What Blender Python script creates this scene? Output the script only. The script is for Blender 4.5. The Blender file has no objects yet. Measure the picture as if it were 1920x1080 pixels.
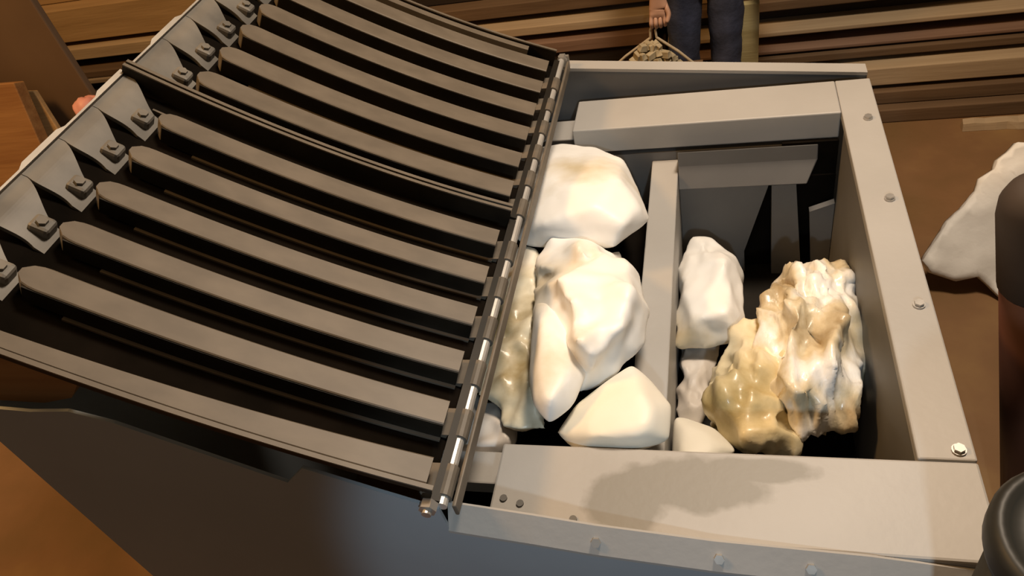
import bpy, bmesh, math, random
from mathutils import Vector, Matrix, noise

S = 1.25          # one modelling unit in metres
H = 1.0           # height of the hopper frame's top face above the floor
FL = -H / S       # floor level in modelling units (frame top = 0)
scene = bpy.context.scene
COL = scene.collection

# ------------------------------------------------------------ camera, world, lights, exposure
cam_data = bpy.data.cameras.new('camera')
cam_data.lens = 36.0 * 1423.0 / 1920.0
cam_data.sensor_width = 36.0
cam_data.clip_start = 0.02
cam = bpy.data.objects.new('camera', cam_data)
COL.objects.link(cam)
R = ((0.96390796, 0.17874859, -0.19730784),
     (-0.01483777, -0.70388297, -0.71016097),
     (-0.2658219, 0.68745742, -0.67582617))
right, down, fwd = Vector(R[0]), Vector(R[1]), Vector(R[2])
cam.matrix_world = Matrix((
    (right.x, -down.x, -fwd.x, 0.0),
    (right.y, -down.y, -fwd.y, 0.0),
    (right.z, -down.z, -fwd.z, H + S),
    (0, 0, 0, 1)))
scene.camera = cam

world = bpy.data.worlds.new('world')
scene.world = world
world.use_nodes = True
world.node_tree.nodes['Background'].inputs[0].default_value = (1.0, 0.74, 0.50, 1)
world.node_tree.nodes['Background'].inputs[1].default_value = 0.10

def U(x, y, z):
    return Vector((x * S, y * S, H + z * S))

def lamp(name, kind, loc, target, energy, color, **kw):
    d = bpy.data.lights.new(name, kind)
    d.energy = energy
    d.color = color
    for k, v in kw.items():
        setattr(d, k, v)
    o = bpy.data.objects.new(name, d)
    COL.objects.link(o)
    o.location = U(*loc)
    o.rotation_euler = (U(*target) - U(*loc)).to_track_quat('-Z', 'Y').to_euler()
    return o

# hall lamp over the hopper, an added cool fill spot whose cone edge shades the front plate, and a warm lamp far left
lamp('hall_lamp', 'AREA', (0.30, 1.62, 2.05), (0.0, 1.1, 0.0), 94, (1.0, 0.81, 0.62), size=0.5)
lamp('cool_fill_spot', 'SPOT', (0.16, -0.55, 0.95), (0.00, 0.62, -0.10), 50, (0.70, 0.87, 1.0),
     spot_size=math.radians(46), spot_blend=0.35, shadow_soft_size=0.04)
lamp('yard_lamp', 'AREA', (-2.6, 0.9, 2.6), (-2.0, 1.4, -0.8), 110, (1.0, 0.54, 0.18), size=0.8)

scene.view_settings.view_transform = 'Standard'
scene.view_settings.look = 'None'
scene.view_settings.gamma = 1.0
scene.view_settings.use_curve_mapping = False
scene.view_settings.exposure = 0.0

# ------------------------------------------------------------ materials
def mat(name, c1, c2=None, scale=6.0, rough=0.6, metal=0.0, bump=0.0, bscale=40.0, detail=6.0,
        stretch=None, lo=0.35, hi=0.7, c3=None, spec=0.4, sss=0.0, coat=0.0):
    m = bpy.data.materials.new(name)
    m.use_nodes = True
    nt = m.node_tree
    b = nt.nodes['Principled BSDF']
    b.inputs['Roughness'].default_value = rough
    b.inputs['Metallic'].default_value = metal
    b.inputs['Specular IOR Level'].default_value = spec
    if sss:
        b.inputs['Subsurface Weight'].default_value = sss
        b.inputs['Subsurface Radius'].default_value = (0.05, 0.04, 0.03)
    if coat:
        b.inputs['Coat Weight'].default_value = coat
        b.inputs['Coat Roughness'].default_value = 0.15
    tc = nt.nodes.new('ShaderNodeTexCoord')
    mp = nt.nodes.new('ShaderNodeMapping')
    if stretch:
        mp.inputs['Scale'].default_value = stretch
    nt.links.new(tc.outputs['Object'], mp.inputs['Vector'])
    if c2 is None:
        c2 = tuple(v * 0.85 for v in c1)
    n = nt.nodes.new('ShaderNodeTexNoise')
    n.inputs['Scale'].default_value = scale
    n.inputs['Detail'].default_value = detail
    nt.links.new(mp.outputs[0], n.inputs['Vector'])
    r = nt.nodes.new('ShaderNodeValToRGB')
    r.color_ramp.elements[0].position = lo
    r.color_ramp.elements[1].position = hi
    r.color_ramp.elements[0].color = (*c1, 1)
    r.color_ramp.elements[1].color = (*c2, 1)
    if c3:
        e = r.color_ramp.elements.new((lo + hi) / 2)
        e.color = (*c3, 1)
    nt.links.new(n.outputs['Fac'], r.inputs[0])
    nt.links.new(r.outputs[0], b.inputs['Base Color'])
    if bump:
        n2 = nt.nodes.new('ShaderNodeTexNoise')
        n2.inputs['Scale'].default_value = bscale
        n2.inputs['Detail'].default_value = 5
        nt.links.new(mp.outputs[0], n2.inputs['Vector'])
        bp = nt.nodes.new('ShaderNodeBump')
        bp.inputs['Strength'].default_value = bump
        bp.inputs['Distance'].default_value = 0.01
        nt.links.new(n2.outputs['Fac'], bp.inputs['Height'])
        nt.links.new(bp.outputs[0], b.inputs['Normal'])
    return m

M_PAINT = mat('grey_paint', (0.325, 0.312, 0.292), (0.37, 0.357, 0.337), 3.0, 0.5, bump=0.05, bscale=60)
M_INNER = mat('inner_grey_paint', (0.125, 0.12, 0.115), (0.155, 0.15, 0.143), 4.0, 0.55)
M_CHEEK = mat('blue_grey_paint', (0.26, 0.30, 0.335), (0.30, 0.34, 0.375), 2.0, 0.5)
M_BLACK = mat('black_rubber_and_shade', (0.004, 0.0032, 0.0024), (0.008, 0.006, 0.0045), 8, 0.9, spec=0.03)  # rubber of the belt; also black sheets standing in for deep shade
M_SLAT = mat('worn_brown_steel', (0.105, 0.088, 0.068), (0.140, 0.118, 0.092), 5, 0.5, stretch=(1, 4, 4), spec=0.35)
M_DARK = mat('dark_steel_shade', (0.010, 0.008, 0.0055), (0.020, 0.016, 0.011), 9, 0.5, spec=0.2)  # near-black steel; paints in the shade of slat webs and rails
M_COMB = mat('scuffed_steel', (0.11, 0.104, 0.094), (0.21, 0.195, 0.17), 7, 0.5, spec=0.4)
M_EDGE = mat('bare_steel_and_glint', (0.55, 0.52, 0.48), (0.70, 0.67, 0.62), 12, 0.35, metal=0.5)  # bare hinge rod; on the rim lip a painted highlight
M_BOLT = mat('zinc', (0.42, 0.40, 0.37), (0.55, 0.53, 0.5), 20, 0.35, metal=0.7)
M_DULL = mat('dull_rivet_grey', (0.11, 0.105, 0.098), (0.14, 0.135, 0.125), 8, 0.6)
M_WHITE = mat('white_plastic', (0.58, 0.49, 0.33), (0.86, 0.85, 0.82), 2.8, 0.45, lo=0.33, hi=0.50, bump=0.08, bscale=22, sss=0.0)
M_CREAM = mat('cream_plastic', (0.76, 0.72, 0.60), (0.84, 0.81, 0.73), 3.0, 0.5, bump=0.08, bscale=22)
M_STAINED = mat('yellowed_plastic', (0.32, 0.24, 0.11), (0.82, 0.78, 0.68), 3.6, 0.4, bump=0.2, bscale=16,
                c3=(0.72, 0.66, 0.50), coat=0.2, lo=0.33, hi=0.6)
M_FILM = mat('film_wrap', (0.36, 0.27, 0.15), (0.82, 0.80, 0.76), 6.5, 0.38, bump=0.7, bscale=13,
             c3=(0.62, 0.53, 0.36), coat=0.25, lo=0.34, hi=0.62, stretch=(1.6, 1, 0.7))
M_FILM2 = mat('yellow_film_wrap', (0.38, 0.28, 0.11), (0.74, 0.66, 0.46), 5.0, 0.4, bump=0.3, bscale=22,
              c3=(0.62, 0.51, 0.29), coat=0.2, lo=0.34, hi=0.62)
M_GREYP = mat('dull_grey_plastic', (0.50, 0.46, 0.42), (0.64, 0.60, 0.55), 5.0, 0.5, bump=0.1, bscale=20)
M_FLOOR = mat('dusty_brown_floor', (0.15, 0.084, 0.030), (0.25, 0.146, 0.055), 2.2, 0.75, bump=0.15, bscale=25,
              detail=9, c3=(0.19, 0.10, 0.041))
M_WALL = mat('dark_wall', (0.05, 0.03, 0.018), (0.08, 0.05, 0.03), 2, 0.9)
def wood(name, a, b):
    return mat(name, a, b, 5, 0.75, stretch=(0.35, 5, 5), detail=8, bump=0.15, bscale=18, lo=0.3, hi=0.7)
M_WOOD = [wood('pale_timber', (0.33, 0.24, 0.145), (0.42, 0.32, 0.20)),
          wood('brown_timber', (0.10, 0.060, 0.030), (0.15, 0.092, 0.048)),
          wood('gap_shade_timber', (0.014, 0.008, 0.004), (0.026, 0.015, 0.008)),  # near-black, puts the shade of the stack's gaps into the colour
          wood('tan_timber', (0.30, 0.19, 0.085), (0.38, 0.25, 0.12)),
          wood('reddish_timber', (0.17, 0.098, 0.062), (0.23, 0.14, 0.092))]
M_CRATE = wood('orange_board', (0.22, 0.10, 0.032), (0.31, 0.16, 0.058))
M_CAB = mat('brown_cabinet_paint', (0.13, 0.085, 0.055), (0.165, 0.11, 0.07), 2, 0.55)
M_JEANS = mat('blue_denim', (0.022, 0.027, 0.05), (0.046, 0.054, 0.095), 14, 0.9, bump=0.2, bscale=60)
M_SKIN = mat('skin', (0.42, 0.24, 0.16), (0.50, 0.30, 0.21), 8, 0.55)
M_JACKET = mat('dark_jacket', (0.03, 0.028, 0.028), (0.05, 0.046, 0.045), 8, 0.9)
M_HAIR = mat('dark_hair', (0.012, 0.009, 0.007), (0.02, 0.015, 0.012), 20, 0.7)
M_SHOE = mat('dark_shoe_leather', (0.02, 0.015, 0.012), (0.035, 0.028, 0.022), 10, 0.5)
M_SCRAP = mat('tan_scrap', (0.32, 0.26, 0.16), (0.52, 0.45, 0.31), 9, 0.6)
M_WIRE = mat('pale_rope', (0.40, 0.33, 0.23), (0.5, 0.42, 0.3), 12, 0.6)
M_POLE = mat('dark_red_paint', (0.075, 0.026, 0.014), (0.11, 0.042, 0.024), 3, 0.6)
M_POST = mat('dark_green_black_paint', (0.012, 0.011, 0.008), (0.022, 0.02, 0.015), 5, 0.5)
M_GRIP = mat('dark_brown_rubber', (0.035, 0.024, 0.017), (0.055, 0.038, 0.028), 5, 0.7)
M_SHEET = mat('white_sheet', (0.66, 0.64, 0.60), (0.78, 0.76, 0.72), 5, 0.55, bump=0.25, bscale=20)
M_PINK = mat('pink_plastic', (0.55, 0.20, 0.17), (0.70, 0.36, 0.30), 6, 0.5)

def stained_paint():
    """grey paint with a damp grey patch of its own outline"""
    m = M_PAINT.copy()
    m.name = 'grey_paint_with_damp_stain'
    nt = m.node_tree
    b = nt.nodes['Principled BSDF']
    ramp = [n for n in nt.nodes if n.type == 'VALTORGB'][0]
    tc = [n for n in nt.nodes if n.type == 'TEX_COORD'][0]
    def blob(cx, cy, rx, ry):
        mp = nt.nodes.new('ShaderNodeMapping')
        mp.inputs['Location'].default_value = (-cx / rx, -cy / ry, 0)
        mp.inputs['Scale'].default_value = (1 / rx, 1 / ry, 0)
        nt.links.new(tc.outputs['Object'], mp.inputs[0])
        ln = nt.nodes.new('ShaderNodeVectorMath'); ln.operation = 'LENGTH'
        nt.links.new(mp.outputs[0], ln.inputs[0])
        return ln.outputs['Value']
    a = blob(-0.145 * S, 0.565 * S, 0.062 * S, 0.050 * S)
    c = blob(-0.045 * S, 0.605 * S, 0.105 * S, 0.045 * S)
    e = blob(0.035 * S, 0.632 * S, 0.090 * S, 0.022 * S)
    m0 = nt.nodes.new('ShaderNodeMath'); m0.operation = 'MINIMUM'
    nt.links.new(a, m0.inputs[0]); nt.links.new(c, m0.inputs[1])
    mn = nt.nodes.new('ShaderNodeMath'); mn.operation = 'MINIMUM'
    nt.links.new(m0.outputs[0], mn.inputs[0]); nt.links.new(e, mn.inputs[1])
    ns = nt.nodes.new('ShaderNodeTexNoise'); ns.inputs['Scale'].default_value = 14; ns.inputs['Detail'].default_value = 6
    nt.links.new(tc.outputs['Object'], ns.inputs['Vector'])
    ad = nt.nodes.new('ShaderNodeMath'); ad.operation = 'MULTIPLY_ADD'
    nt.links.new(ns.outputs['Fac'], ad.inputs[0]); ad.inputs[1].default_value = 1.1
    nt.links.new(mn.outputs[0], ad.inputs[2])
    mr = nt.nodes.new('ShaderNodeMapRange')
    mr.inputs[1].default_value = 1.40; mr.inputs[2].default_value = 1.66
    mr.inputs[3].default_value = 1.0; mr.inputs[4].default_value = 0.0
    nt.links.new(ad.outputs[0], mr.inputs[0])
    mx = nt.nodes.new('ShaderNodeMix'); mx.data_type = 'RGBA'
    nt.links.new(mr.outputs[0], mx.inputs['Factor'])
    nt.links.new(ramp.outputs[0], mx.inputs[6])
    mx.inputs[7].default_value = (0.215, 0.205, 0.18, 1)
    nt.links.new(mx.outputs[2], b.inputs['Base Color'])
    return m
M_STAIN = stained_paint()

# ------------------------------------------------------------ mesh helpers (modelling units)
def obj(name, bm, m, parent=None, smooth=False, bevel=0.0, world_pts=False, seg=2):
    if not world_pts:
        for v in bm.verts:
            v.co = U(*v.co)
    bmesh.ops.recalc_face_normals(bm, faces=bm.faces[:])
    me = bpy.data.meshes.new(name)
    bm.to_mesh(me); bm.free()
    if smooth:
        for p in me.polygons:
            p.use_smooth = True
    o = bpy.data.objects.new(name, me)
    me.materials.append(m)
    COL.objects.link(o)
    if parent:
        o.parent = parent
        o.matrix_parent_inverse = parent.matrix_world.inverted()
    if bevel:
        md = o.modifiers.new('bevel', 'BEVEL'); md.width = bevel * S; md.segments = seg
        md.limit_method = 'ANGLE'; md.angle_limit = math.radians(40)
    return o

def tag(o, label=None, cat=None, group=None, kind=None):
    if label: o['label'] = label
    if cat: o['category'] = cat
    if group: o['group'] = group
    if kind: o['kind'] = kind
    return o

def empty(name, loc):
    o = bpy.data.objects.new(name, None)
    o.empty_display_size = 0.1
    COL.objects.link(o)
    o.location = U(*loc)
    bpy.context.view_layer.update()
    return o

def box(bm, x0, x1, y0, y1, z0, z1):
    vs = [bm.verts.new(p) for p in ((x0, y0, z0), (x1, y0, z0), (x1, y1, z0), (x0, y1, z0),
                                    (x0, y0, z1), (x1, y0, z1), (x1, y1, z1), (x0, y1, z1))]
    for f in ((3, 2, 1, 0), (4, 5, 6, 7), (0, 1, 5, 4), (1, 2, 6, 5), (2, 3, 7, 6), (3, 0, 4, 7)):
        bm.faces.new([vs[i] for i in f])

def prism(bm, loop_a, loop_b):
    """closed solid between two equal loops of 3-D points"""
    a = [bm.verts.new(p) for p in loop_a]
    b = [bm.verts.new(p) for p in loop_b]
    n = len(a)
    bm.faces.new(a); bm.faces.new(list(reversed(b)))
    for i in range(n):
        j = (i + 1) % n
        bm.faces.new((a[i], b[i], b[j], a[j]))

def plate_xz(bm, pts, y0, y1):
    prism(bm, [(x, y0, z) for x, z in pts], [(x, y1, z) for x, z in pts])

def plate_xy(bm, pts, z0, z1):
    prism(bm, [(x, y, z0) for x, y in pts], [(x, y, z1) for x, y in pts])

def tube(bm, p0, p1, r, n=12, r1=None):
    p0, p1 = Vector(p0), Vector(p1)
    d = (p1 - p0).normalized()
    up = Vector((0, 0, 1)) if abs(d.z) < 0.9 else Vector((1, 0, 0))
    a = d.cross(up).normalized(); b = d.cross(a)
    r1 = r if r1 is None else r1
    l0 = [p0 + (a * math.cos(t) + b * math.sin(t)) * r for t in [2 * math.pi * k / n for k in range(n)]]
    l1 = [p1 + (a * math.cos(t) + b * math.sin(t)) * r1 for t in [2 * math.pi * k / n for k in range(n)]]
    prism(bm, l0, l1)

def path_tube(bm, pts, r, n=8):
    for a, b in zip(pts, pts[1:]):
        tube(bm, a, b, r, n)

def sweep(bm, sections):
    rings = [[bm.verts.new(p) for p in s] for s in sections]
    n = len(rings[0])
    for r0, r1 in zip(rings, rings[1:]):
        for i in range(n):
            j = (i + 1) % n
            bm.faces.new((r0[i], r0[j], r1[j], r1[i]))
    bm.faces.new(list(reversed(rings[0]))); bm.faces.new(rings[-1])

def lathe(bm, cx, cy, prof, n=32):
    rings = []
    for r, z in prof:
        rings.append([bm.verts.new((cx + r * math.cos(2 * math.pi * k / n), cy + r * math.sin(2 * math.pi * k / n), z)) for k in range(n)])
    for r0, r1 in zip(rings, rings[1:]):
        for i in range(n):
            j = (i + 1) % n
            bm.faces.new((r0[i], r0[j], r1[j], r1[i]))
    bm.faces.new(list(reversed(rings[0]))); bm.faces.new(rings[-1])

# ------------------------------------------------------------ setting
bm = bmesh.new(); box(bm, -6.5, 4.5, -2.5, 5.2, FL - 0.08, FL)
tag(obj('floor', bm, M_FLOOR), kind='structure')
bm = bmesh.new(); box(bm, -6.5, 4.5, 3.75, 3.85, FL, 2.6)
tag(obj('wall_back', bm, M_WALL), kind='structure')

# ------------------------------------------------------------ the hopper machine
hopper = empty('feed_hopper', (-0.3, 1.1, FL))
tag(hopper, 'large grey steel hopper machine with two slatted curved covers swung open to the left', 'hopper')
YF, YB = 0.505, 1.735          # outer faces of front and rear side plates
XL, XR = -1.05, 0.337

# front frame ledge (raised channel, stained), right flange, rear beam
bm = bmesh.new(); box(bm, -0.342, XR, 0.514, 0.662, -0.075, 0.0)
ledge = obj('front_ledge', bm, M_STAIN, hopper, bevel=0.004)
tag(ledge, 'grey front ledge with a damp stain')
bm = bmesh.new()
box(bm, 0.262, XR, 0.664, 1.69, -0.02, 0.0)
obj('right_flange', bm, M_PAINT, hopper, bevel=0.003)
bm = bmesh.new(); box(bm, -0.342, 0.2615, 1.555, 1.69, -0.066, 0.0)
obj('rear_beam', bm, M_PAINT, hopper, bevel=0.003)

# lower steps at the conveyor mouth, front and rear
bm = bmesh.new(); box(bm, -0.50, -0.3435, 0.622, 0.684, -0.09, -0.06)
obj('mouth_step', bm, M_PAINT, hopper, bevel=0.003)
bm = bmesh.new(); box(bm, -0.50, -0.3435, 1.612, 1.70, -0.09, -0.06)
obj('mouth_step', bm, M_PAINT, hopper, bevel=0.003)

# side plates
front_pts = [(XR, -0.050), (0.18, -0.030), (-0.014, -0.020), (-0.174, 0.0), (-0.26, 0.018), (-0.378, 0.040), (-0.3795, 0.098),
             (-0.46, 0.138), (-0.552, 0.186), (-0.592, 0.146), (-0.802, 0.276), (-0.863, 0.300), (-0.93, 0.296), (XL, 0.305),
             (XL, FL), (XR, FL)]
bm = bmesh.new(); plate_xz(bm, front_pts, 0.485, 0.490)
tag(obj('front_side_plate', bm, M_CHEEK, hopper), 'blue-grey front side plate')
bev = [(-0.379, 0.073), (-0.26, 0.052), (-0.174, 0.035), (-0.014, 0.014), (0.18, 0.003), (XR, -0.018)]
bm = bmesh.new()
secs = [[(x, 0.5135, z), (x, 0.510, z + 0.001), (x, 0.483, z - 0.030), (x, 0.483, z - 0.036), (x, 0.5135, z - 0.036)] for x, z in bev]
sweep(bm, secs)
obj('front_lip', bm, M_PAINT, hopper)
back_pts = [(XR, -0.012), (-0.008, 0.028), (-0.374, 0.070), (-0.62, 0.19), (-0.86, 0.31), (XL, 0.41), (XL, FL), (XR, FL)]
bm = bmesh.new(); plate_xz(bm, back_pts, 1.725, 1.74)
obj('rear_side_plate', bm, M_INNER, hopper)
bm = bmesh.new()
sweep(bm, [[(x, 1.722, z), (x, 1.722, z + 0.008), (x, 1.762, z + 0.008), (x, 1.762, z)] for x, z in ((XR, -0.012), (-0.008, 0.028), (-0.374, 0.070))])
obj('rear_lip', bm, M_PAINT, hopper)
# right side plate, left end plate, belly
bm = bmesh.new(); box(bm, 0.322, XR - 0.002, 0.506, 1.724, FL, -0.021)
obj('right_side_plate', bm, M_CHEEK, hopper)
bm = bmesh.new(); box(bm, XL, XL + 0.015, 0.506, 1.724, FL, 0.28)
obj('left_end_plate', bm, M_CHEEK, hopper)
bm = bmesh.new(); plate_xz(bm, [(-1.03, 0.29), (-0.93, 0.286), (-0.872, 0.300), (-0.825, 0.345), (-0.872, 0.372), (-1.03, 0.46)], 0.508, 0.528)
obj('corner_bracket', bm, M_CRATE, hopper)

# inside of the hopper
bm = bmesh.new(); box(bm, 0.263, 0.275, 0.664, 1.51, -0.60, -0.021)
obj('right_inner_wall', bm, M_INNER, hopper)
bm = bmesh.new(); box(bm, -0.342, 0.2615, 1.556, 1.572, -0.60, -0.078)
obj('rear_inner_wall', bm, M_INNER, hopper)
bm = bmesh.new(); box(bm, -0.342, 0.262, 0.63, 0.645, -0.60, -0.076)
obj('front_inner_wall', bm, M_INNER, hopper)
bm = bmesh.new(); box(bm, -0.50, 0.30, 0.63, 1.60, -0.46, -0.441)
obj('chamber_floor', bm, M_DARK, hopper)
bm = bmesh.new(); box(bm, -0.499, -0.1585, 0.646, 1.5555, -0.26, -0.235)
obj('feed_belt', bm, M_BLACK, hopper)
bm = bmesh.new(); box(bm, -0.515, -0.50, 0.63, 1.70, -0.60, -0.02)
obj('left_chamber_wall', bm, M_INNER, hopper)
bm = bmesh.new(); box(bm, -0.158, -0.095, 0.664, 1.5555, -0.60, -0.10)
obj('divider_wall', bm, M_PAINT, hopper, bevel=0.003)
# baffle under the rear beam
bm = bmesh.new()
sec = [(1.502, -0.044), (1.502, -0.084), (1.480, -0.136), (1.545, -0.136), (1.545, -0.080)]
prism(bm, [(-0.094, y, z) for y, z in sec], [(0.212 if z > -0.12 else 0.192, y, z) for y, z in sec])
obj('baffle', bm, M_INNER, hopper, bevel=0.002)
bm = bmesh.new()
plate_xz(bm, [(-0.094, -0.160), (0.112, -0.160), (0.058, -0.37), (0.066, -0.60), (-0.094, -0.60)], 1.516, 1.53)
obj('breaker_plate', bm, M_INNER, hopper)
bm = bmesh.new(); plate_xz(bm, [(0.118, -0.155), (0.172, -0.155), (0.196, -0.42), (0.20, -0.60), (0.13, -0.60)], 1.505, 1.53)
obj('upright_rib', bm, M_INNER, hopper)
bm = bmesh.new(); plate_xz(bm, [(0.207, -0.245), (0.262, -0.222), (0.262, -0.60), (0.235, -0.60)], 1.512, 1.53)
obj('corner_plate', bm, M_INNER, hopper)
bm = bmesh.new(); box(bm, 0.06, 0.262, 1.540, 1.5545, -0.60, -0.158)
obj('recess_shade_sheet', bm, M_BLACK, hopper)  # black sheets paint the deep shade of the recess
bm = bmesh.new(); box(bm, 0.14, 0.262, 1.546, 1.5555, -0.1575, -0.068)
obj('recess_shade_sheet', bm, M_BLACK, hopper)

# bolts: head, washer
def bolt(x, y, z, r=0.0078, h=0.008, parent=hopper, mt=M_BOLT):
    bm = bmesh.new()
    tube(bm, (x, y, z), (x, y, z + 0.003), r * 1.25, 16)
    tube(bm, (x, y, z + 0.003), (x, y, z + h), r, 6)
    return obj('bolt', bm, mt, parent)
for x, y in ((0.311, 1.523), (0.312, 1.244), (0.314, 0.962), (0.316, 0.680)):
    bolt(x, y, 0.0)
for x, y in ((-0.322, 0.563), (-0.295, 0.556), (-0.212, 0.536)):
    bolt(x, y, 0.0, 0.0045, 0.003, mt=M_DULL)
for x, z in ((-0.172, 0.018), (-0.008, -0.0025), (0.108, -0.010)):
    bm = bmesh.new()
    d = Vector((0, -0.75, 0.66)).normalized()
    p = Vector((x, 0.4955, z))
    tube(bm, p - d * 0.004, p + d * 0.006, 0.007, 6)
    obj('bolt', bm, M_BOLT, hopper)

# ------------------------------------------------------------ slatted covers
XH, ZH = -0.38, 0.10
def prof(u, n=0.0):
    """point of the cover's curve: u leftwards from the hinge, n along its upper normal"""
    x, z = XH - u, ZH + 0.40 * u + 0.255 * u * u
    s = 0.40 + 0.51 * u
    k = 1 / math.hypot(1, s)
    return x + s * k * n, z + k * n
UE = 0.662
def strip(bm, u0, u1, sec, steps=24, shape=None):
    """sweep a (y, n) section along the curve; shape(t, y, n) may deform it"""
    secs = []
    for i in range(steps + 1):
        t = i / steps
        u = u0 + (u1 - u0) * t
        ring = []
        for y, n in sec:
            yy, nn = (y, n) if shape is None else shape(t, y, n)
            x, z = prof(u, nn)
            ring.append((x, yy, z))
        secs.append(ring)
    sweep(bm, secs)
def rect(y0, y1, n0, n1):
    return [(y0, n0), (y1, n0), (y1, n1), (y0, n1)]

UA, UB = 0.022, 0.574
def slat(parent, yc, taper=False, w=0.0215):
    def shape(t, y, n):
        e = 1.0
        if t > 0.95:
            e = math.sqrt(max(0.0, 1 - ((t - 0.95) / 0.05) ** 2)) * 0.75 + 0.25
        if taper:                                  # the outermost slat narrows towards the rim
            e *= 1 - 0.45 * t
            return yc - w + (y - yc + w) * e, n
        return yc + (y - yc) * e, n
    bm = bmesh.new()
    nb = 0.024 if taper else 0.0
    sec = [(yc - w, nb), (yc + w, nb), (yc + w, 0.033), (yc + w - 0.003, 0.036), (yc - w + 0.002, 0.036), (yc - w, 0.0345)]
    strip(bm, UA, UB, sec, 60, shape)
    s_ = obj('slat', bm, M_SLAT, parent)
    if not taper:
        bm = bmesh.new()                       # front web, its shade painted in dark, with its lower flange
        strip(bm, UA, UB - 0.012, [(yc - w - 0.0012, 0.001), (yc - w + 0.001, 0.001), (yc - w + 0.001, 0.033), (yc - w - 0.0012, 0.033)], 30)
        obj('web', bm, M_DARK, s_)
        bm = bmesh.new()
        strip(bm, UA, UB - 0.06, rect(yc - w - 0.007, yc - w - 0.0015, -0.004, 0.001), 30)
        obj('lower_flange', bm, M_SLAT, s_)
    # bolt block at the outer end
    bm = bmesh.new()
    strip(bm, 0.586, 0.612, rect(yc - 0.012, yc + 0.018, -0.005, 0.020), 2)
    b_ = obj('bolt_block', bm, M_COMB, s_, bevel=0.006)
    bm = bmesh.new()
    x0, z0 = prof(0.599, 0.018); x1, z1 = prof(0.599, 0.025)
    tube(bm, (x0, yc + 0.003, z0), (x1, yc + 0.003, z1), 0.0085, 6)
    return s_, b_, bm

def comb(parent, centers, pitch, ylo, yhi):
    """scuffed end plate cut into tongues that dip under the slats"""
    for i, yc in enumerate(centers):
        bm = bmesh.new()
        N = 20
        y_a = yc - pitch / 2 if i else ylo
        y_b = yc + pitch / 2 if i < len(centers) - 1 else min(yhi, yc + pitch * 0.62)
        secs = []
        for k in range(N + 1):
            u = 0.580 + (UE - 0.004 - 0.580) * k / N
            t = max(0.0, min(1.0, (0.650 - u) / 0.058))
            g = 0.001 + 0.033 * (t * t * (3 - 2 * t))
            sh = 0.022 - 0.030 * t                   # the slots curl towards the rim
            n = 0.018 - 0.026 * max(0.0, min(1, (0.640 - u) / 0.07)) ** 1.5
            a = y_a + sh + g * 0.7 if i else max(ylo, y_a + g)
            b = y_b + sh - g * 0.7
            ring = []
            for yy, dn in ((a, -0.008), (b, -0.008), (b, 0.0), (a, 0.0)):
                x, z = prof(u, n + dn)
                ring.append((x, yy, z))
            secs.append(ring)
        sweep(bm, secs)
        obj('end_tongue', bm, M_COMB, parent)

def cover(label, y0, y1, first, pitch, count, channel):
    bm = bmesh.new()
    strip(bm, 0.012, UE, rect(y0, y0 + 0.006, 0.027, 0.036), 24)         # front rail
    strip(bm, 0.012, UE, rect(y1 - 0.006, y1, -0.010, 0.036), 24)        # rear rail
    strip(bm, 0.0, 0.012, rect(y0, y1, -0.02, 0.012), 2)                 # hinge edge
    fr = obj('slatted_cover', bm, M_DARK, hopper)  # shade on the rail faces is put into this dark colour
    tag(fr, label)
    for ya in (y0, y1 - 0.006):
        bm = bmesh.new(); strip(bm, 0.012, UE, rect(ya - 0.0005, ya + 0.0065, 0.0362, 0.039), 24)
        obj('rail_cap', bm, M_SLAT, fr)  # paler strips for the lit tops of the rails
    bm = bmesh.new(); strip(bm, 0.013, UE - 0.002, rect(y0 + 0.035, y1 - 0.0095, -0.008, -0.003), 24)
    obj('gap_shade_sheet', bm, M_BLACK, fr)  # black sheet stands for the dark seen through the slat gaps
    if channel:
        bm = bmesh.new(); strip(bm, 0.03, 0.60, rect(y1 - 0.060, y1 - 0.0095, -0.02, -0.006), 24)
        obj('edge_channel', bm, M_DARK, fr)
        bm = bmesh.new(); strip(bm, 0.03, 0.60, rect(y1 - 0.044, y1 - 0.040, -0.006, 0.004), 24)
        obj('channel_rib', bm, M_SLAT, fr)
    # left rim lip with two small steps
    bm = bmesh.new()
    def lip(t, y, n):
        return y, n
    secs = []
    M = 40
    for k in range(M + 1):
        y = y0 + (y1 - y0) * k / M
        step = 0.006 if (k // 7) % 2 else 0.0
        ring = []
        for u, n in ((UE - 0.002, 0.013), (UE + 0.001 + step * 0.7, 0.013), (UE + 0.001 + step * 0.7, 0.021), (UE - 0.002, 0.021)):
            x, z = prof(u, n)
            ring.append((x, y, z))
        secs.append(ring)
    sweep(bm, secs)
    obj('rim_lip', bm, M_EDGE, fr)  # lit edge of the rim painted in as paler steel
    centers = [first + pitch * i for i in range(count)]
    for yc in centers:
        s_, b_, hb = slat(fr, yc, channel and yc == first, 0.0215 if channel else 0.0245)
        hb_o = obj('block_bolt', hb, M_COMB, fr)
        hb_o.parent = fr
    if not channel:                       # narrow last slat beside the rear rail
        bm = bmesh.new(); strip(bm, 0.075, 0.60, rect(y1 - 0.028, y1 - 0.0095, 0.010, 0.033), 30)
        obj('edge_slat', bm, M_SLAT, fr)
    comb(fr, centers, pitch, y0 + 0.010, y1 - 0.010)
    # knuckles on the hinge rod
    n = int((y1 - y0) / (pitch))
    for i in range(n + 1):
        yk = y0 + 0.012 + i * pitch * 0.985
        if yk + 0.05 > y1: break
        bm = bmesh.new()
        tube(bm, (XH + 0.004, yk, ZH), (XH + 0.004, yk + 0.048, ZH), 0.0125, 14)
        box(bm, XH - 0.028, XH + 0.002, yk, yk + 0.048, ZH - 0.006, ZH + 0.012)
        obj('hinge_knuckle', bm, M_SLAT, fr)
    return fr

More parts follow.
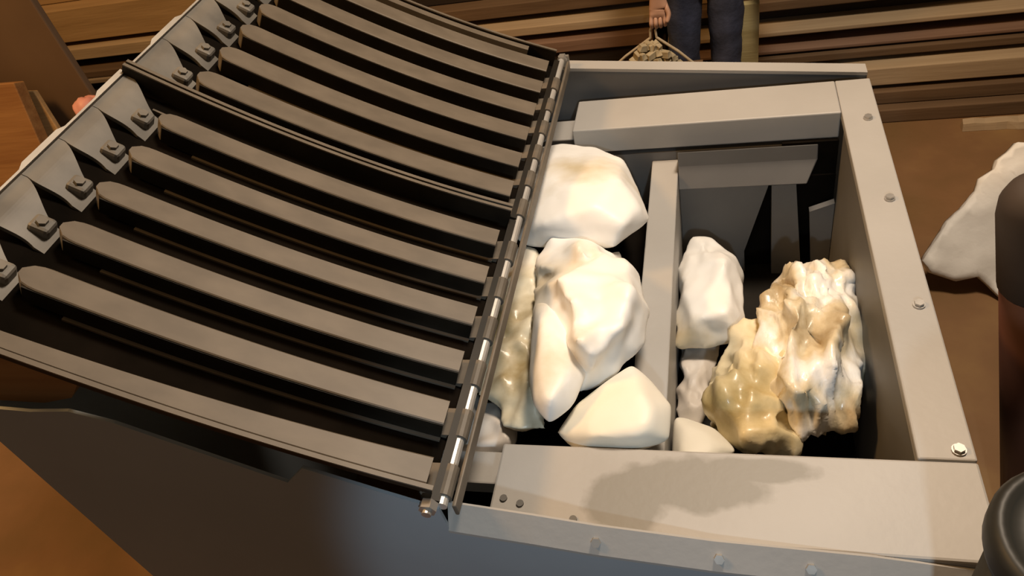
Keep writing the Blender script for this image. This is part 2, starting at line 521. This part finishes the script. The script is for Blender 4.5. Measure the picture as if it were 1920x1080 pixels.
cover('nearer slatted curved cover', 0.490, 1.088, 0.520, 0.097, 6, True)
cover('farther slatted curved cover', 1.094, 1.700, 1.150, 0.0945, 6, False)

bm = bmesh.new(); tube(bm, (XH + 0.004, 0.489, ZH), (XH + 0.004, 1.715, ZH), 0.0085, 12)
tag(obj('hinge_rod', bm, M_EDGE, hopper), 'bright steel hinge rod')
bm = bmesh.new(); box(bm, XH + 0.020, XH + 0.026, 0.488, 1.71, ZH - 0.02, ZH + 0.004)
obj('hinge_rail', bm, M_SLAT, hopper, bevel=0.002)
bm = bmesh.new()
tube(bm, (-0.389, 0.474, 0.112), (-0.389, 0.487, 0.112), 0.013, 6)
tube(bm, (-0.389, 0.468, 0.112), (-0.389, 0.474, 0.112), 0.007, 12)
obj('hinge_bolt', bm, M_BOLT, hopper)
bm = bmesh.new()
tube(bm, (XH + 0.006, 1.715, ZH), (XH + 0.006, 1.735, ZH), 0.013, 6)
box(bm, XH - 0.004, XH + 0.022, 1.726, 1.734, ZH - 0.04, ZH + 0.008)
obj('hinge_bracket', bm, M_BOLT, hopper)

# ------------------------------------------------------------ plastic lumps
def lump(name, label, cat, outline, z, m, top, bottom, seed, smooth_n=4, amp=0.012, freq=7.0, ridge=0.0,
         shrink=0.6, grow=1.03, group=None, lim=None, tops=None, crumple=None):
    big = max(p[1] for p in outline) - min(p[1] for p in outline) > 0.3
    rnd = random.Random(seed)
    cx = sum(p[0] for p in outline) / len(outline)
    cy = sum(p[1] for p in outline) / len(outline)
    pts = []
    for x, y in outline:
        pts.append(Vector((cx + (x - cx) * grow, cy + (y - cy) * grow, z + rnd.uniform(-0.01, 0.01))))
    def at(x, y, zz):                     # same line of sight from above, other height
        k = (1 - zz) / (1 - z)
        return Vector((x * k, y * k, zz))
    for i, (x, y) in enumerate(outline):
        f = shrink * rnd.uniform(0.85, 1.1)
        h = top * rnd.uniform(0.7, 1.05)
        pts.append(at(cx + (x - cx) * f, cy + (y - cy) * f, z + h))
        q = at(cx + (x - cx) * 0.80, cy + (y - cy) * 0.80, z - bottom * 0.5)
        pts.append(q)
        q = at(cx + (x - cx) * 0.55, cy + (y - cy) * 0.55, z - bottom)
        pts.append(q)
    if tops:
        for x, y, h in tops:
            pts.append(at(x, y, z + h))
    if lim:
        for q in pts:
            if q.z < z - 0.02:
                q.x = max(lim[0], min(lim[1], q.x)); q.y = max(lim[2], min(lim[3], q.y))
    bm = bmesh.new()
    for q in pts:
        bm.verts.new(q)
    r = bmesh.ops.convex_hull(bm, input=bm.verts[:])
    junk = [g for g in r['geom_interior'] if isinstance(g, bmesh.types.BMVert)]
    bmesh.ops.delete(bm, geom=junk, context='VERTS')
    loose = [v for v in bm.verts if not v.link_faces]
    bmesh.ops.delete(bm, geom=loose, context='VERTS')
    def refine(ln):
        for it in range(9):
            es = [e for e in bm.edges if e.calc_length() > ln]
            if not es or len(bm.verts) > 30000:
                break
            bmesh.ops.subdivide_edges(bm, edges=es, cuts=1)
            bmesh.ops.triangulate(bm, faces=[f for f in bm.faces if len(f.verts) > 3])
    if crumple:
        for ln, am in crumple:
            refine(ln)
            bm.normal_update()
            for v in bm.verts:
                v.co += v.normal * rnd.uniform(-am, am) + Vector((rnd.uniform(-1, 1), rnd.uniform(-1, 1), rnd.uniform(-1, 1))) * am * 0.5
    bmesh.ops.recalc_face_normals(bm, faces=bm.faces[:])
    tmp_me = bpy.data.meshes.new('tmp'); bm.to_mesh(tmp_me); bm.free()
    tmp = bpy.data.objects.new('tmp', tmp_me); COL.objects.link(tmp)
    md = tmp.modifiers.new('remesh', 'REMESH'); md.mode = 'VOXEL'; md.voxel_size = 0.0065 if big else 0.005
    bpy.context.view_layer.update()
    even = bpy.data.meshes.new_from_object(tmp.evaluated_get(bpy.context.evaluated_depsgraph_get()))
    bpy.data.objects.remove(tmp); bpy.data.meshes.remove(tmp_me)
    bm = bmesh.new(); bm.from_mesh(even); bpy.data.meshes.remove(even)
    for it in range(smooth_n * 2):
        bmesh.ops.smooth_vert(bm, verts=bm.verts[:], factor=0.5, use_axis_x=True, use_axis_y=True, use_axis_z=True)
    bm.normal_update()
    off = Vector((seed * 3.1, seed * 1.7, seed * 0.9))
    for v in bm.verts:
        p = v.co * freq + off
        d = noise.noise(p) * 0.6 + noise.noise(p * 2.3) * 0.3 + noise.noise(p * 5.1) * 0.12
        if ridge:                          # long sharp creases of crumpled film
            w = Vector((noise.noise(p * 0.45), noise.noise(p * 0.45 + Vector((9, 0, 0))), noise.noise(p * 0.45 + Vector((0, 9, 0)))))
            q = v.co + w * 0.05
            a = Vector((q.x * 15 + q.z * 4, q.y * 4.5 - q.x * 3, q.z * 6)) + off
            b = Vector((q.x * 9 - q.y * 7, q.y * 9 + q.x * 7, q.z * 5)) + off * 2
            c = Vector((q.x * 34 + q.y * 8, q.y * 12, q.z * 14)) + off
            d = d * 0.5 + ridge * (0.9 - 2.1 * abs(noise.noise(a)) - 1.5 * abs(noise.noise(b)) - 1.0 * abs(noise.noise(c)))
        v.co += v.normal * d * amp
    o = obj(name, bm, m, None, smooth=True)
    tag(o, label, cat, group)
    return o

LIML = (-0.49, -0.165, 0.69, 1.545)
LIMR = (-0.088, 0.255, 0.67, 1.495)
L1 = [(-0.454, 1.49), (-0.431, 1.54), (-0.366, 1.55), (-0.293, 1.525), (-0.219, 1.466), (-0.181, 1.381), (-0.144, 1.258), (-0.211, 1.155), (-0.312, 1.169), (-0.401, 1.185), (-0.436, 1.213)]
L2 = [(-0.354, 1.098), (-0.332, 1.159), (-0.257, 1.187), (-0.198, 1.14), (-0.15, 1.054), (-0.119, 0.963), (-0.126, 0.892), (-0.168, 0.837), (-0.223, 0.789), (-0.274, 0.823), (-0.323, 0.923)]
L3 = [(-0.339, 0.968), (-0.296, 0.953), (-0.25, 0.862), (-0.216, 0.791), (-0.233, 0.725), (-0.268, 0.687), (-0.299, 0.718), (-0.319, 0.789), (-0.321, 0.862)]
L4 = [(-0.446, 1.184), (-0.368, 1.172), (-0.339, 1.036), (-0.327, 0.846), (-0.292, 0.72), (-0.322, 0.706), (-0.364, 0.75), (-0.42, 0.807), (-0.44, 0.95), (-0.447, 1.069)]
L5 = [(-0.465, 0.839), (-0.406, 0.809), (-0.362, 0.763), (-0.344, 0.719), (-0.393, 0.695), (-0.461, 0.691), (-0.48, 0.77)]
L6 = [(-0.264, 0.698), (-0.237, 0.749), (-0.15, 0.839), (-0.112, 0.809), (-0.078, 0.755), (-0.082, 0.688), (-0.126, 0.668), (-0.227, 0.668)]
R1 = [(-0.088, 1.38), (-0.063, 1.413), (-0.026, 1.417), (0.022, 1.36), (0.046, 1.293), (0.049, 1.153), (0.028, 1.093), (-0.088, 1.092)]
R2 = [(-0.086, 1.174), (-0.027, 1.164), (-0.005, 1.13), (-0.033, 0.998), (-0.043, 0.918), (-0.086, 0.915)]
R3 = [(0.068, 1.101), (0.108, 1.233), (0.165, 1.276), (0.226, 1.285), (0.253, 1.245), (0.258, 1.144), (0.253, 1.005), (0.230, 0.905), (0.186, 0.856), (0.131, 0.837), (0.079, 0.876)]
R4 = [(-0.037, 0.94), (-0.004, 1.029), (0.07, 1.116), (0.118, 1.044), (0.14, 0.951), (0.143, 0.866), (0.111, 0.802), (0.03, 0.787), (-0.016, 0.848)]
R5 = [(-0.088, 0.838), (-0.062, 0.841), (-0.015, 0.814), (0.022, 0.766), (-0.015, 0.732), (-0.088, 0.728)]
R6 = [(0.15, 0.902), (0.173, 0.912), (0.187, 0.898), (0.181, 0.877), (0.157, 0.873)]
G = None
ZB, ZC = -0.235, -0.441     # tops of the feed belt and of the chamber floor
lump('plastic_lump', 'angular white plastic block at the back of the left chamber, under the rear beam', 'plastic lump', L1, -0.03, M_WHITE, 0.06, -0.03 - ZB, 3,
     smooth_n=5, amp=0.008, freq=7, shrink=0.62, lim=LIML, tops=[(-0.192, 1.232, 0.055), (-0.27, 1.30, 0.085), (-0.215, 1.40, 0.07), (-0.165, 1.29, 0.045)])
lump('plastic_lump', 'biggest bright white crumpled lump in the middle of the left chamber', 'plastic lump', L2, -0.02, M_WHITE, 0.10, 0.16, 5,
     smooth_n=4, amp=0.008, freq=8, lim=LIML, crumple=[(0.08, 0.016), (0.03, 0.005)])
lump('plastic_lump', 'smooth white gourd-shaped lobe in front of the big crumpled lump', 'plastic lump', L3, 0.02, M_WHITE, 0.05, 0.10, 8,
     smooth_n=10, amp=0.006, freq=6, lim=LIML)
lump('plastic_lump', 'yellowed lump with a brown hollow beside the hinge rod', 'plastic lump', L4, -0.05, M_STAINED, 0.02, 0.12, 11,
     smooth_n=4, amp=0.010, freq=9, lim=LIML, crumple=[(0.07, 0.016), (0.03, 0.006)])
lump('plastic_lump', 'small grey-white lump low beside the hinge at the front step', 'plastic lump', L5, -0.10, M_GREYP, 0.03, -0.10 - ZB, 13,
     smooth_n=4, amp=0.008, freq=9, lim=LIML, crumple=[(0.06, 0.010), (0.03, 0.004)])
lump('plastic_lump', 'smooth cream block with a rounded edge touching the front ledge', 'plastic lump', L6, -0.02, M_CREAM, 0.05, 0.07, 17,
     smooth_n=8, amp=0.006, freq=5, lim=None)
lump('plastic_lump', 'white faceted block at the back of the right chamber against the divider', 'plastic lump', R1, -0.24, M_WHITE, 0.07, -0.24 - ZC, 19,
     smooth_n=3, amp=0.008, freq=6, lim=LIMR, crumple=[(0.09, 0.010), (0.03, 0.003)])
lump('plastic_lump', 'dull grey flat piece under the white block beside the divider', 'plastic lump', R2, -0.30, M_GREYP, 0.03, -0.30 - ZC, 23,
     smooth_n=4, amp=0.008, freq=8, lim=LIMR, crumple=[(0.06, 0.010), (0.03, 0.004)])
lump('film_ball', 'large round ball of crumpled yellowish clear film near the right wall', 'film ball', R3, -0.20, M_FILM, 0.10, -0.20 - ZC, 29,
     smooth_n=2, amp=0.024, freq=8, ridge=1.1, lim=(0.10, 0.255, 0.80, 1.40), crumple=[(0.09, 0.012), (0.045, 0.004)])
lump('film_ball', 'yellow-brown film-wrapped lump in front of the large film ball', 'film ball', R4, -0.20, M_FILM2, 0.06, -0.20 - ZC, 31,
     smooth_n=2, amp=0.019, freq=8, ridge=1.1, lim=(-0.088, 0.08, 0.70, 1.05), crumple=[(0.09, 0.012), (0.045, 0.004)])
lump('plastic_lump', 'smooth white lump showing over the front ledge in the right chamber', 'plastic lump', R5, -0.16, M_CREAM, 0.04, -0.16 - ZC, 37,
     smooth_n=8, amp=0.006, freq=5, lim=LIMR)
lump('plastic_chip', 'tiny white cube-like chip at the foot of the film ball', 'plastic chip', [(x * 1.12, y * 1.12) for x, y in R6], -0.40, M_WHITE, 0.02, -0.40 - ZC, 41,
     smooth_n=1, amp=0.003, freq=9, lim=LIMR)

# ------------------------------------------------------------ timber stack along the back
rnd = random.Random(7)
def plank(label, x0, x1, z0, z1, depth, m, setback=0.0, tilt=0.0, group=None):
    y = 2.70 + 0.5 * (z0 - FL) + setback
    bm = bmesh.new()
    prism(bm, [(x0, y, z0), (x0, y, z1), (x0, y + depth, z1), (x0, y + depth, z0)],
          [(x1, y + tilt, z0), (x1, y + tilt, z1), (x1, y + depth + tilt, z1), (x1, y + depth + tilt, z0)])
    o = obj('timber_plank', bm, m, bevel=0.004)
    tag(o, label, 'plank', group)
    return o
P, B, D, T, RD = M_WOOD
g = 'planks of the timber stack along the back wall'
#   z0, z1, material, setback, label for the right stretch
right_rows = [
    (-0.800, -0.742, B, 0.0, 'lowest brown plank of the timber stack at the right, on the floor'),
    (-0.742, -0.688, B, 0.012, 'brown plank second from the floor at the right of the stack'),
    (-0.688, -0.672, D, 0.05, None),
    (-0.672, -0.598, P, -0.004, 'wide pale plank low in the stack right of the hopper'),
    (-0.598, -0.580, D, 0.06, None),
    (-0.580, -0.548, B, 0.004, 'thin brown plank above the wide pale plank on the right'),
    (-0.548, -0.541, D, 0.04, None),
    (-0.541, -0.524, RD, 0.0, 'thin reddish plank below the dark gap on the right'),
    (-0.524, -0.483, D, 0.12, None),
    (-0.483, -0.462, P, 0.0, 'thin pale plank above the dark gap at the top right'),
    (-0.462, -0.40, D, 0.10, None),
    (-0.40, -0.36, B, 0.0, 'brown plank near the top of the right-hand stack'),
    (-0.36, -0.30, T, 0.02, 'tan plank topmost of the right-hand stack'),
]
mid_rows = [
    (-0.800, -0.70, B, 0.0, None), (-0.70, -0.62, D, 0.02, None), (-0.62, -0.54, B, 0.0, None), (-0.54, -0.47, D, 0.06, None),
    (-0.470, -0.418, RD, 0.01, 'dull reddish plank behind the hopper rim, left of the person'),
    (-0.418, -0.390, D, 0.08, None),
    (-0.390, -0.352, P, -0.01, 'pale plank behind the cover corner, left of the hand'),
    (-0.352, -0.326, D, 0.09, None),
    (-0.326, -0.27, B, 0.01, 'brown plank over the pale plank left of the hand'),
    (-0.27, -0.20, D, 0.05, None), (-0.20, -0.12, T, 0.0, None), (-0.12, -0.05, B, 0.0, None),
]
left_rows = [
    (-0.800, -0.70, B, 0.0, None), (-0.70, -0.60, D, 0.02, None), (-0.60, -0.52, B, 0.0, None), (-0.52, -0.44, D, 0.05, None),
    (-0.44, -0.40, D, 0.06, None),
    (-0.402, -0.378, P, 0.0, 'short pale plank low beside the brown panel'),
    (-0.378, -0.342, B, 0.0, 'brown plank under the dark gap at the left'),
    (-0.342, -0.298, D, 0.12, None),
    (-0.298, -0.240, P, 0.0, 'pale plank under the big tan boards at the upper left'),
    (-0.240, -0.218, D, 0.06, None),
    (-0.218, -0.06, T, -0.01, 'wide tan board at the upper left of the stack'),
    (-0.06, 0.04, T, 0.0, 'tan board on top of the wide tan board'),
    (0.04, 0.12, B, 0.0, None),
]
for rows, xa, xb, side in ((right_rows, -0.19, 3.2, 'right'), (mid_rows, -1.56, -0.20, 'middle'), (left_rows, -4.6, -1.57, 'left')):
    for i, (z0, z1, m, sb, lab) in enumerate(rows):
        if lab:
            plank(lab, xa + rnd.uniform(0, 0.004), xb - rnd.uniform(0, 0.05), z0 + 0.001, z1 - 0.001, 0.30, m, sb)
        else:
            where = {'right': 'right of the person', 'middle': 'behind the slatted covers', 'left': 'behind the brown panel'}[side]
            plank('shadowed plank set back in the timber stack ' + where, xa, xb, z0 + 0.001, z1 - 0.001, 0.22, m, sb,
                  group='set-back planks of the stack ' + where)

bm = bmesh.new(); box(bm, 0.070, 0.142, 2.635, 2.665, FL, -0.235)
tag(obj('upright_board', bm, wood('straw_timber', (0.36, 0.29, 0.13), (0.48, 0.40, 0.20)), bevel=0.003),
    'pale yellowish board standing upright beside the person\'s leg', 'board')

# brown panel and leaning boards at the upper left
bm = bmesh.new(); box(bm, -3.4, -2.29, 2.21, 2.24, FL, 0.62)
tag(obj('brown_panel', bm, M_CAB, bevel=0.006), 'tall dull brown panel standing upright at the upper left before the timber', 'panel')
def board(label, tl, tr, br, bl, th, m, name='leaning_board'):
    a, b, c, d = map(Vector, (tl, tr, br, bl))
    n = (b - a).cross(d - a).normalized() * th
    if n.y < 0: n = -n
    bm = bmesh.new()
    prism(bm, [a, b, c, d], [a + n, b + n, c + n, d + n])
    return tag(obj(name, bm, m, bevel=0.004), label, 'board')
board('orange-brown board leaning at the far left edge in front of the panel',
      (-3.1, 2.1, 0.04), (-2.472, 2.1, 0.022), (-2.37, 1.76, FL + 0.002), (-3.1, 1.76, FL + 0.002), 0.05, M_CRATE)
board('narrow dull brown board leaning behind the orange-brown board',
      (-2.72, 2.16, -0.03), (-2.475, 2.155, -0.045), (-2.25, 1.90, FL + 0.002), (-2.6, 1.90, FL + 0.002), 0.022, M_WOOD[3])
bm = bmesh.new(); box(bm, -2.275, -2.02, 2.03, 2.205, FL, -0.150)
tag(obj('wooden_crate', bm, M_WOOD[1], bevel=0.006), 'low brown wooden crate behind the cover rim at the left', 'crate')
bm = bmesh.new()
bmesh.ops.create_icosphere(bm, subdivisions=3, radius=0.05)
for v in bm.verts:
    v.co = Vector((v.co.x * 0.9 - 2.225, v.co.y * 1.1 + 2.10, v.co.z * 0.9 - 0.108 + 0.02 * noise.noise(v.co * 30)))
    v.co.z = max(v.co.z, -0.149)
tag(obj('pink_scrap', bm, M_PINK, smooth=True), 'small pinkish crumpled scrap on the crate beside the panel', 'scrap')
bm = bmesh.new()
N = 14
secs = []
for k in range(N + 1):
    x = 0.86 + 0.5 * k / N
    w = 0.018 + 0.022 * abs(noise.noise(Vector((x * 9, 1, 0))))
    zz = FL + 0.018 + 0.012 * noise.noise(Vector((x * 12, 5, 0)))
    secs.append([(x, 2.63 - w, FL + 0.001), (x, 2.63 + w, FL + 0.001), (x, 2.63 + w * 0.5, zz + 0.02), (x, 2.63 - w * 0.6, zz + 0.01)])
sweep(bm, secs)
tag(obj('paper_scrap', bm, M_WOOD[0]), 'strip of torn tan paper lying on the floor along the timber', 'paper')

# ------------------------------------------------------------ right edge: white sheet, leaning pole, capped post
sheet = [(0.574, 1.823, -0.703), (0.598, 1.798, -0.732), (0.662, 1.782, -0.751), (0.720, 1.790, -0.741), (0.748, 1.773, -0.762), (0.787, 1.742, -0.797), (0.827, 1.747, -0.792), (0.866, 1.826, -0.699), (0.869, 2.031, -0.457), (0.816, 2.036, -0.452), (0.794, 2.020, -0.471), (0.767, 2.006, -0.487), (0.759, 1.989, -0.507), (0.722, 1.973, -0.526), (0.713, 1.951, -0.552), (0.675, 1.918, -0.591), (0.640, 1.896, -0.617), (0.626, 1.879, -0.637)]
bm = bmesh.new()
n = Vector((0.0, -0.76, 0.65)).normalized()
prism(bm, [Vector(p) for p in sheet], [Vector(p) - n * 0.035 for p in sheet])
bmesh.ops.triangulate(bm, faces=[f for f in bm.faces if len(f.verts) > 4])
for it in range(5):
    es = [e for e in bm.edges if e.calc_length() > 0.03]
    if not es: break
    bmesh.ops.subdivide_edges(bm, edges=es, cuts=1)
    bmesh.ops.triangulate(bm, faces=[f for f in bm.faces if len(f.verts) > 3])
bm.normal_update()
for v in bm.verts:
    p = v.co * 5.5
    d = (1 - abs(noise.noise(p)) * 2) * 0.022 + noise.noise(p * 2.3) * 0.008
    v.co += n * d
    if v.co.z < FL + 0.002: v.co.z = FL + 0.002
tag(obj('crumpled_sheet', bm, M_SHEET, smooth=True), 'white crumpled sheet standing on the floor behind the dark red pole right of the hopper', 'sheet')

a, b = Vector((0.458, 1.0, 0.19)), Vector((0.668, 1.0, FL + 0.02))
pole = empty('leaning_pole', (0.668, 1.0, FL))
tag(pole, 'thick dark red-brown pole with a dark rounded top leaning at the right edge', 'pole')
def along(parts, name, m):
    d = (b - a).normalized()
    e1 = d.cross(Vector((0, 1, 0))).normalized(); e2 = d.cross(e1)
    bm = bmesh.new()
    sweep(bm, [[a + d * t + (e1 * math.cos(q) + e2 * math.sin(q)) * rr for q in [2 * math.pi * k / 28 for k in range(28)]] for t, rr in parts])
    return obj(name, bm, m, pole, smooth=True)
L_ = (b - a).length
along([(0.18, 0.058), (L_, 0.060)], 'shaft', M_POLE)
along([(-0.028, 0.012), (-0.024, 0.030), (-0.012, 0.047), (0.006, 0.057), (0.03, 0.061), (0.18, 0.061), (0.186, 0.058)], 'dark_top', M_GRIP)

cap = empty('capped_post', (0.315, 0.395, FL))
tag(cap, 'dark round-topped post in front of the hopper\'s right front corner', 'post')
bm = bmesh.new(); lathe(bm, 0.315, 0.392, [(0.072, FL), (0.072, 0.25)], 32)
obj('post_body', bm, M_POST, cap, smooth=True)
bm = bmesh.new(); lathe(bm, 0.315, 0.392, [(0.080, 0.25), (0.083, 0.262), (0.083, 0.282), (0.078, 0.292), (0.070, 0.294), (0.066, 0.288), (0.050, 0.292), (0.02, 0.297), (0.004, 0.298)], 40)
obj('cap', bm, M_POST, cap, smooth=True)

# ------------------------------------------------------------ person (world metres)
def skin(name, pts, edges, radii, m, parent=None, root=0, sub=2):
    me = bpy.data.meshes.new(name)
    me.from_pydata([Vector(p) for p in pts], edges, [])
    o = bpy.data.objects.new(name, me)
    COL.objects.link(o)
    sk = o.modifiers.new('skin', 'SKIN')
    sk.use_smooth_shade = True
    for i, r in enumerate(radii):
        rr = r if isinstance(r, tuple) else (r, r)
        me.skin_vertices[0].data[i].radius = rr
    me.skin_vertices[0].data[root].use_root = True
    if sub:
        s = o.modifiers.new('sub', 'SUBSURF'); s.levels = sub; s.render_levels = sub
    bpy.context.view_layer.update()
    dg = bpy.context.evaluated_depsgraph_get()
    new = bpy.data.meshes.new_from_object(o.evaluated_get(dg))
    o.modifiers.clear()
    o.data = new
    bpy.data.meshes.remove(me)
    new.materials.clear(); new.materials.append(m)
    for p in new.polygons: p.use_smooth = True
    if parent:
        o.parent = parent
        o.matrix_parent_inverse = parent.matrix_world.inverted()
    return o

PX, PY = -0.045, 3.225
person = empty('person', (PX / S, PY / S, FL))
tag(person, 'person in blue jeans standing behind the hopper, hand holding up a sling of scrap', 'person')
hx, hy, hz = -0.236, 3.065, 0.885         # wrist of the carrying arm
bp = [(PX, PY, 0.93), (PX, PY, 1.10), (PX, PY, 1.28), (PX, PY - 0.005, 1.42), (PX, PY - 0.01, 1.50), (PX, PY - 0.03, 1.60), (PX, PY - 0.02, 1.70),
      (PX - 0.09, PY, 0.90), (PX - 0.095, PY - 0.02, 0.50), (PX - 0.10, PY, 0.10), (PX - 0.11, PY - 0.13, 0.04),
      (PX + 0.08, PY, 0.90), (PX + 0.082, PY - 0.02, 0.50), (PX + 0.098, PY, 0.10), (PX + 0.12, PY - 0.13, 0.04),
      (PX - 0.18, PY, 1.41), (PX - 0.22, PY - 0.03, 1.12), (hx, hy, hz + 0.10), (hx, hy, hz + 0.02),
      (PX + 0.18, PY, 1.41), (PX + 0.24, PY + 0.02, 1.12), (PX + 0.25, PY - 0.05, 0.88), (PX + 0.25, PY - 0.06, 0.80),
      (PX, PY - 0.125, 1.60)]
be = [(0, 1), (1, 2), (2, 3), (3, 4), (4, 5), (5, 6), (0, 7), (7, 8), (8, 9), (9, 10), (0, 11), (11, 12), (12, 13), (13, 14),
      (3, 15), (15, 16), (16, 17), (17, 18), (3, 19), (19, 20), (20, 21), (21, 22), (5, 23)]
br = [0.12, 0.115, 0.13, 0.11, 0.05, 0.075, 0.07, 0.075, 0.05, 0.035, 0.03, 0.075, 0.05, 0.035, 0.03,
      0.055, 0.042, 0.032, 0.026, 0.055, 0.042, 0.032, 0.026, 0.012]
skin('body', bp, be, br, M_SKIN, person)
# hand: palm, four unequal curled fingers, thumb - closed round the sling's handle
hp = [(hx, hy, hz + 0.03), (hx, hy - 0.005, hz - 0.03), (hx, hy - 0.012, hz - 0.072)]
he = [(0, 1), (1, 2)]
hr = [(0.026, 0.022), (0.038, 0.020), (0.036, 0.016)]
for i, (dx, ln) in enumerate(((-0.027, 0.9), (-0.009, 1.0), (0.009, 0.95), (0.027, 0.75))):
    b0 = len(hp)
    hp += [(hx + dx, hy - 0.014, hz - 0.076), (hx + dx * 1.05, hy - 0.030 * ln, hz - 0.100), (hx + dx, hy - 0.012, hz - 0.100 - 0.026 * ln), (hx + dx * 0.95, hy + 0.016, hz - 0.098 - 0.018 * ln)]
    he += [(2, b0), (b0, b0 + 1), (b0 + 1, b0 + 2), (b0 + 2, b0 + 3)]
    hr += [0.010, 0.0092, 0.0085, 0.0075]
b0 = len(hp)
hp += [(hx + 0.034, hy - 0.012, hz - 0.035), (hx + 0.047, hy - 0.026, hz - 0.066), (hx + 0.036, hy - 0.040, hz - 0.096)]
he += [(1, b0), (b0, b0 + 1), (b0 + 1, b0 + 2)]
hr += [0.0125, 0.0105, 0.0085]
skin('hand', hp, he, hr, M_SKIN, person)
# jeans
jp = [(PX, PY, 0.98), (PX - 0.085, PY, 0.88), (PX - 0.095, PY - 0.012, 0.68), (PX - 0.098, PY - 0.02, 0.50), (PX - 0.10, PY, 0.28), (PX - 0.10, PY, 0.07),
      (PX + 0.078, PY, 0.88), (PX + 0.080, PY - 0.012, 0.68), (PX + 0.082, PY - 0.02, 0.50), (PX + 0.092, PY, 0.28), (PX + 0.10, PY, 0.07), (PX, PY, 1.06)]
je = [(0, 1), (1, 2), (2, 3), (3, 4), (4, 5), (0, 6), (6, 7), (7, 8), (8, 9), (9, 10), (0, 11)]
jr = [0.145, 0.094, 0.078, 0.070, 0.066, 0.064, 0.094, 0.078, 0.070, 0.066, 0.064, (0.15, 0.13)]
j = skin('jeans', jp, je, jr, M_JEANS, person)
for v in j.data.vertices:
    v.co += v.normal * (0.006 * noise.noise(Vector((v.co.x * 14, v.co.y * 14, v.co.z * 26))))
kp = [(PX, PY, 1.02), (PX, PY, 1.15), (PX, PY, 1.30), (PX, PY, 1.42), (PX - 0.185, PY, 1.41), (PX - 0.225, PY - 0.03, 1.12), (hx, hy, hz + 0.16),
      (PX + 0.185, PY, 1.41), (PX + 0.245, PY + 0.02, 1.12), (PX + 0.252, PY - 0.045, 0.90)]
ke = [(0, 1), (1, 2), (2, 3), (3, 4), (4, 5), (5, 6), (3, 7), (7, 8), (8, 9)]
kr = [0.155, 0.145, 0.155, 0.125, 0.072, 0.058, 0.046, 0.072, 0.058, 0.046]
skin('jacket', kp, ke, kr, M_JACKET, person)
for s in (-1, 1):
    skin('shoe', [(PX + s * 0.105, PY + 0.05, 0.045), (PX + s * 0.11, PY - 0.07, 0.042), (PX + s * 0.118, PY - 0.17, 0.035)],
         [(0, 1), (1, 2)], [(0.045, 0.043), (0.048, 0.042), (0.040, 0.033)], M_SHOE, person)
bm = bmesh.new()
bmesh.ops.create_icosphere(bm, subdivisions=3, radius=0.105)
for v in bm.verts:
    v.co = Vector((PX + v.co.x * 0.92, PY + 0.005 + v.co.y * 1.02, 1.70 + v.co.z * 0.95))
    if v.co.y < PY - 0.05 and v.co.z < 1.72: v.co.y = PY - 0.04
obj('hair', bm, M_HAIR, person, smooth=True, world_pts=True)

# ------------------------------------------------------------ sling of scrap carried by the person
sl = empty('carrying_sling', (-0.23, 2.44, -0.371))
tag(sl, 'rope sling with sloping cords hanging from the person\'s hand behind the hopper', 'sling')
SY = 2.44
bm = bmesh.new()
grip = Vector((hx / S, (hy - 0.010) / S, (hz - 0.105 - H) / S))
path_tube(bm, [grip + Vector((-0.016, 0, 0)), (-0.217, SY, -0.195), (-0.219, SY, -0.225)], 0.004)
path_tube(bm, [grip + Vector((0.016, 0, 0)), (-0.200, SY, -0.195), (-0.198, SY, -0.225)], 0.004)
path_tube(bm, [grip + Vector((-0.016, 0, 0)), grip + Vector((0.016, 0, 0))], 0.004)
obj('handle_loop', bm, M_WIRE, sl)
for xs, tx in ((-0.219, -0.392), (-0.198, -0.060)):
    bm = bmesh.new(); path_tube(bm, [(xs, SY, -0.225), ((xs + tx) / 2, SY - 0.004, -0.280), (tx, SY, -0.352)], 0.0048)
    obj('cord', bm, M_WIRE, sl)
bm = bmesh.new()
plate_xy(bm, [(-0.40, SY - 0.07), (-0.05, SY - 0.07), (-0.05, SY + 0.055), (-0.40, SY + 0.055)], -0.371, -0.352)
obj('tray', bm, M_WOOD[1], sl)
srnd = random.Random(12)
piece = None
k = 0
for layer in range(5):
    half = 0.120 - 0.023 * layer
    cnt = 13 - 2 * layer
    for i in range(cnt):
        x = -0.215 + (-half + 2 * half * (i + 0.5) / cnt) + srnd.uniform(-0.006, 0.006)
        z = -0.3365 + 0.0235 * layer
        y = SY - 0.03 + srnd.uniform(-0.02, 0.025)
        if piece is None:
            bm = bmesh.new()
            prism(bm, [(-0.02, -0.010, -0.011), (0.016, -0.012, -0.012), (0.022, 0.010, -0.011), (-0.016, 0.012, -0.012)],
                  [(-0.015, -0.008, 0.010), (0.018, -0.009, 0.013), (0.015, 0.009, 0.011), (-0.018, 0.009, 0.012)])
            for v in bm.verts: v.co = v.co * S
            piece = obj('scrap_piece', bm, M_SCRAP, world_pts=True, bevel=0.002)
            o = piece
        else:
            o = piece.copy(); COL.objects.link(o)
        o.location = U(x, y, z)
        o.rotation_euler = (srnd.uniform(-0.3, 0.3), srnd.uniform(-0.5, 0.5), srnd.uniform(0, 3.1))
        tag(o, 'small tan scrap piece heaped in the rope sling', 'scrap', 'scrap pieces heaped in the sling')
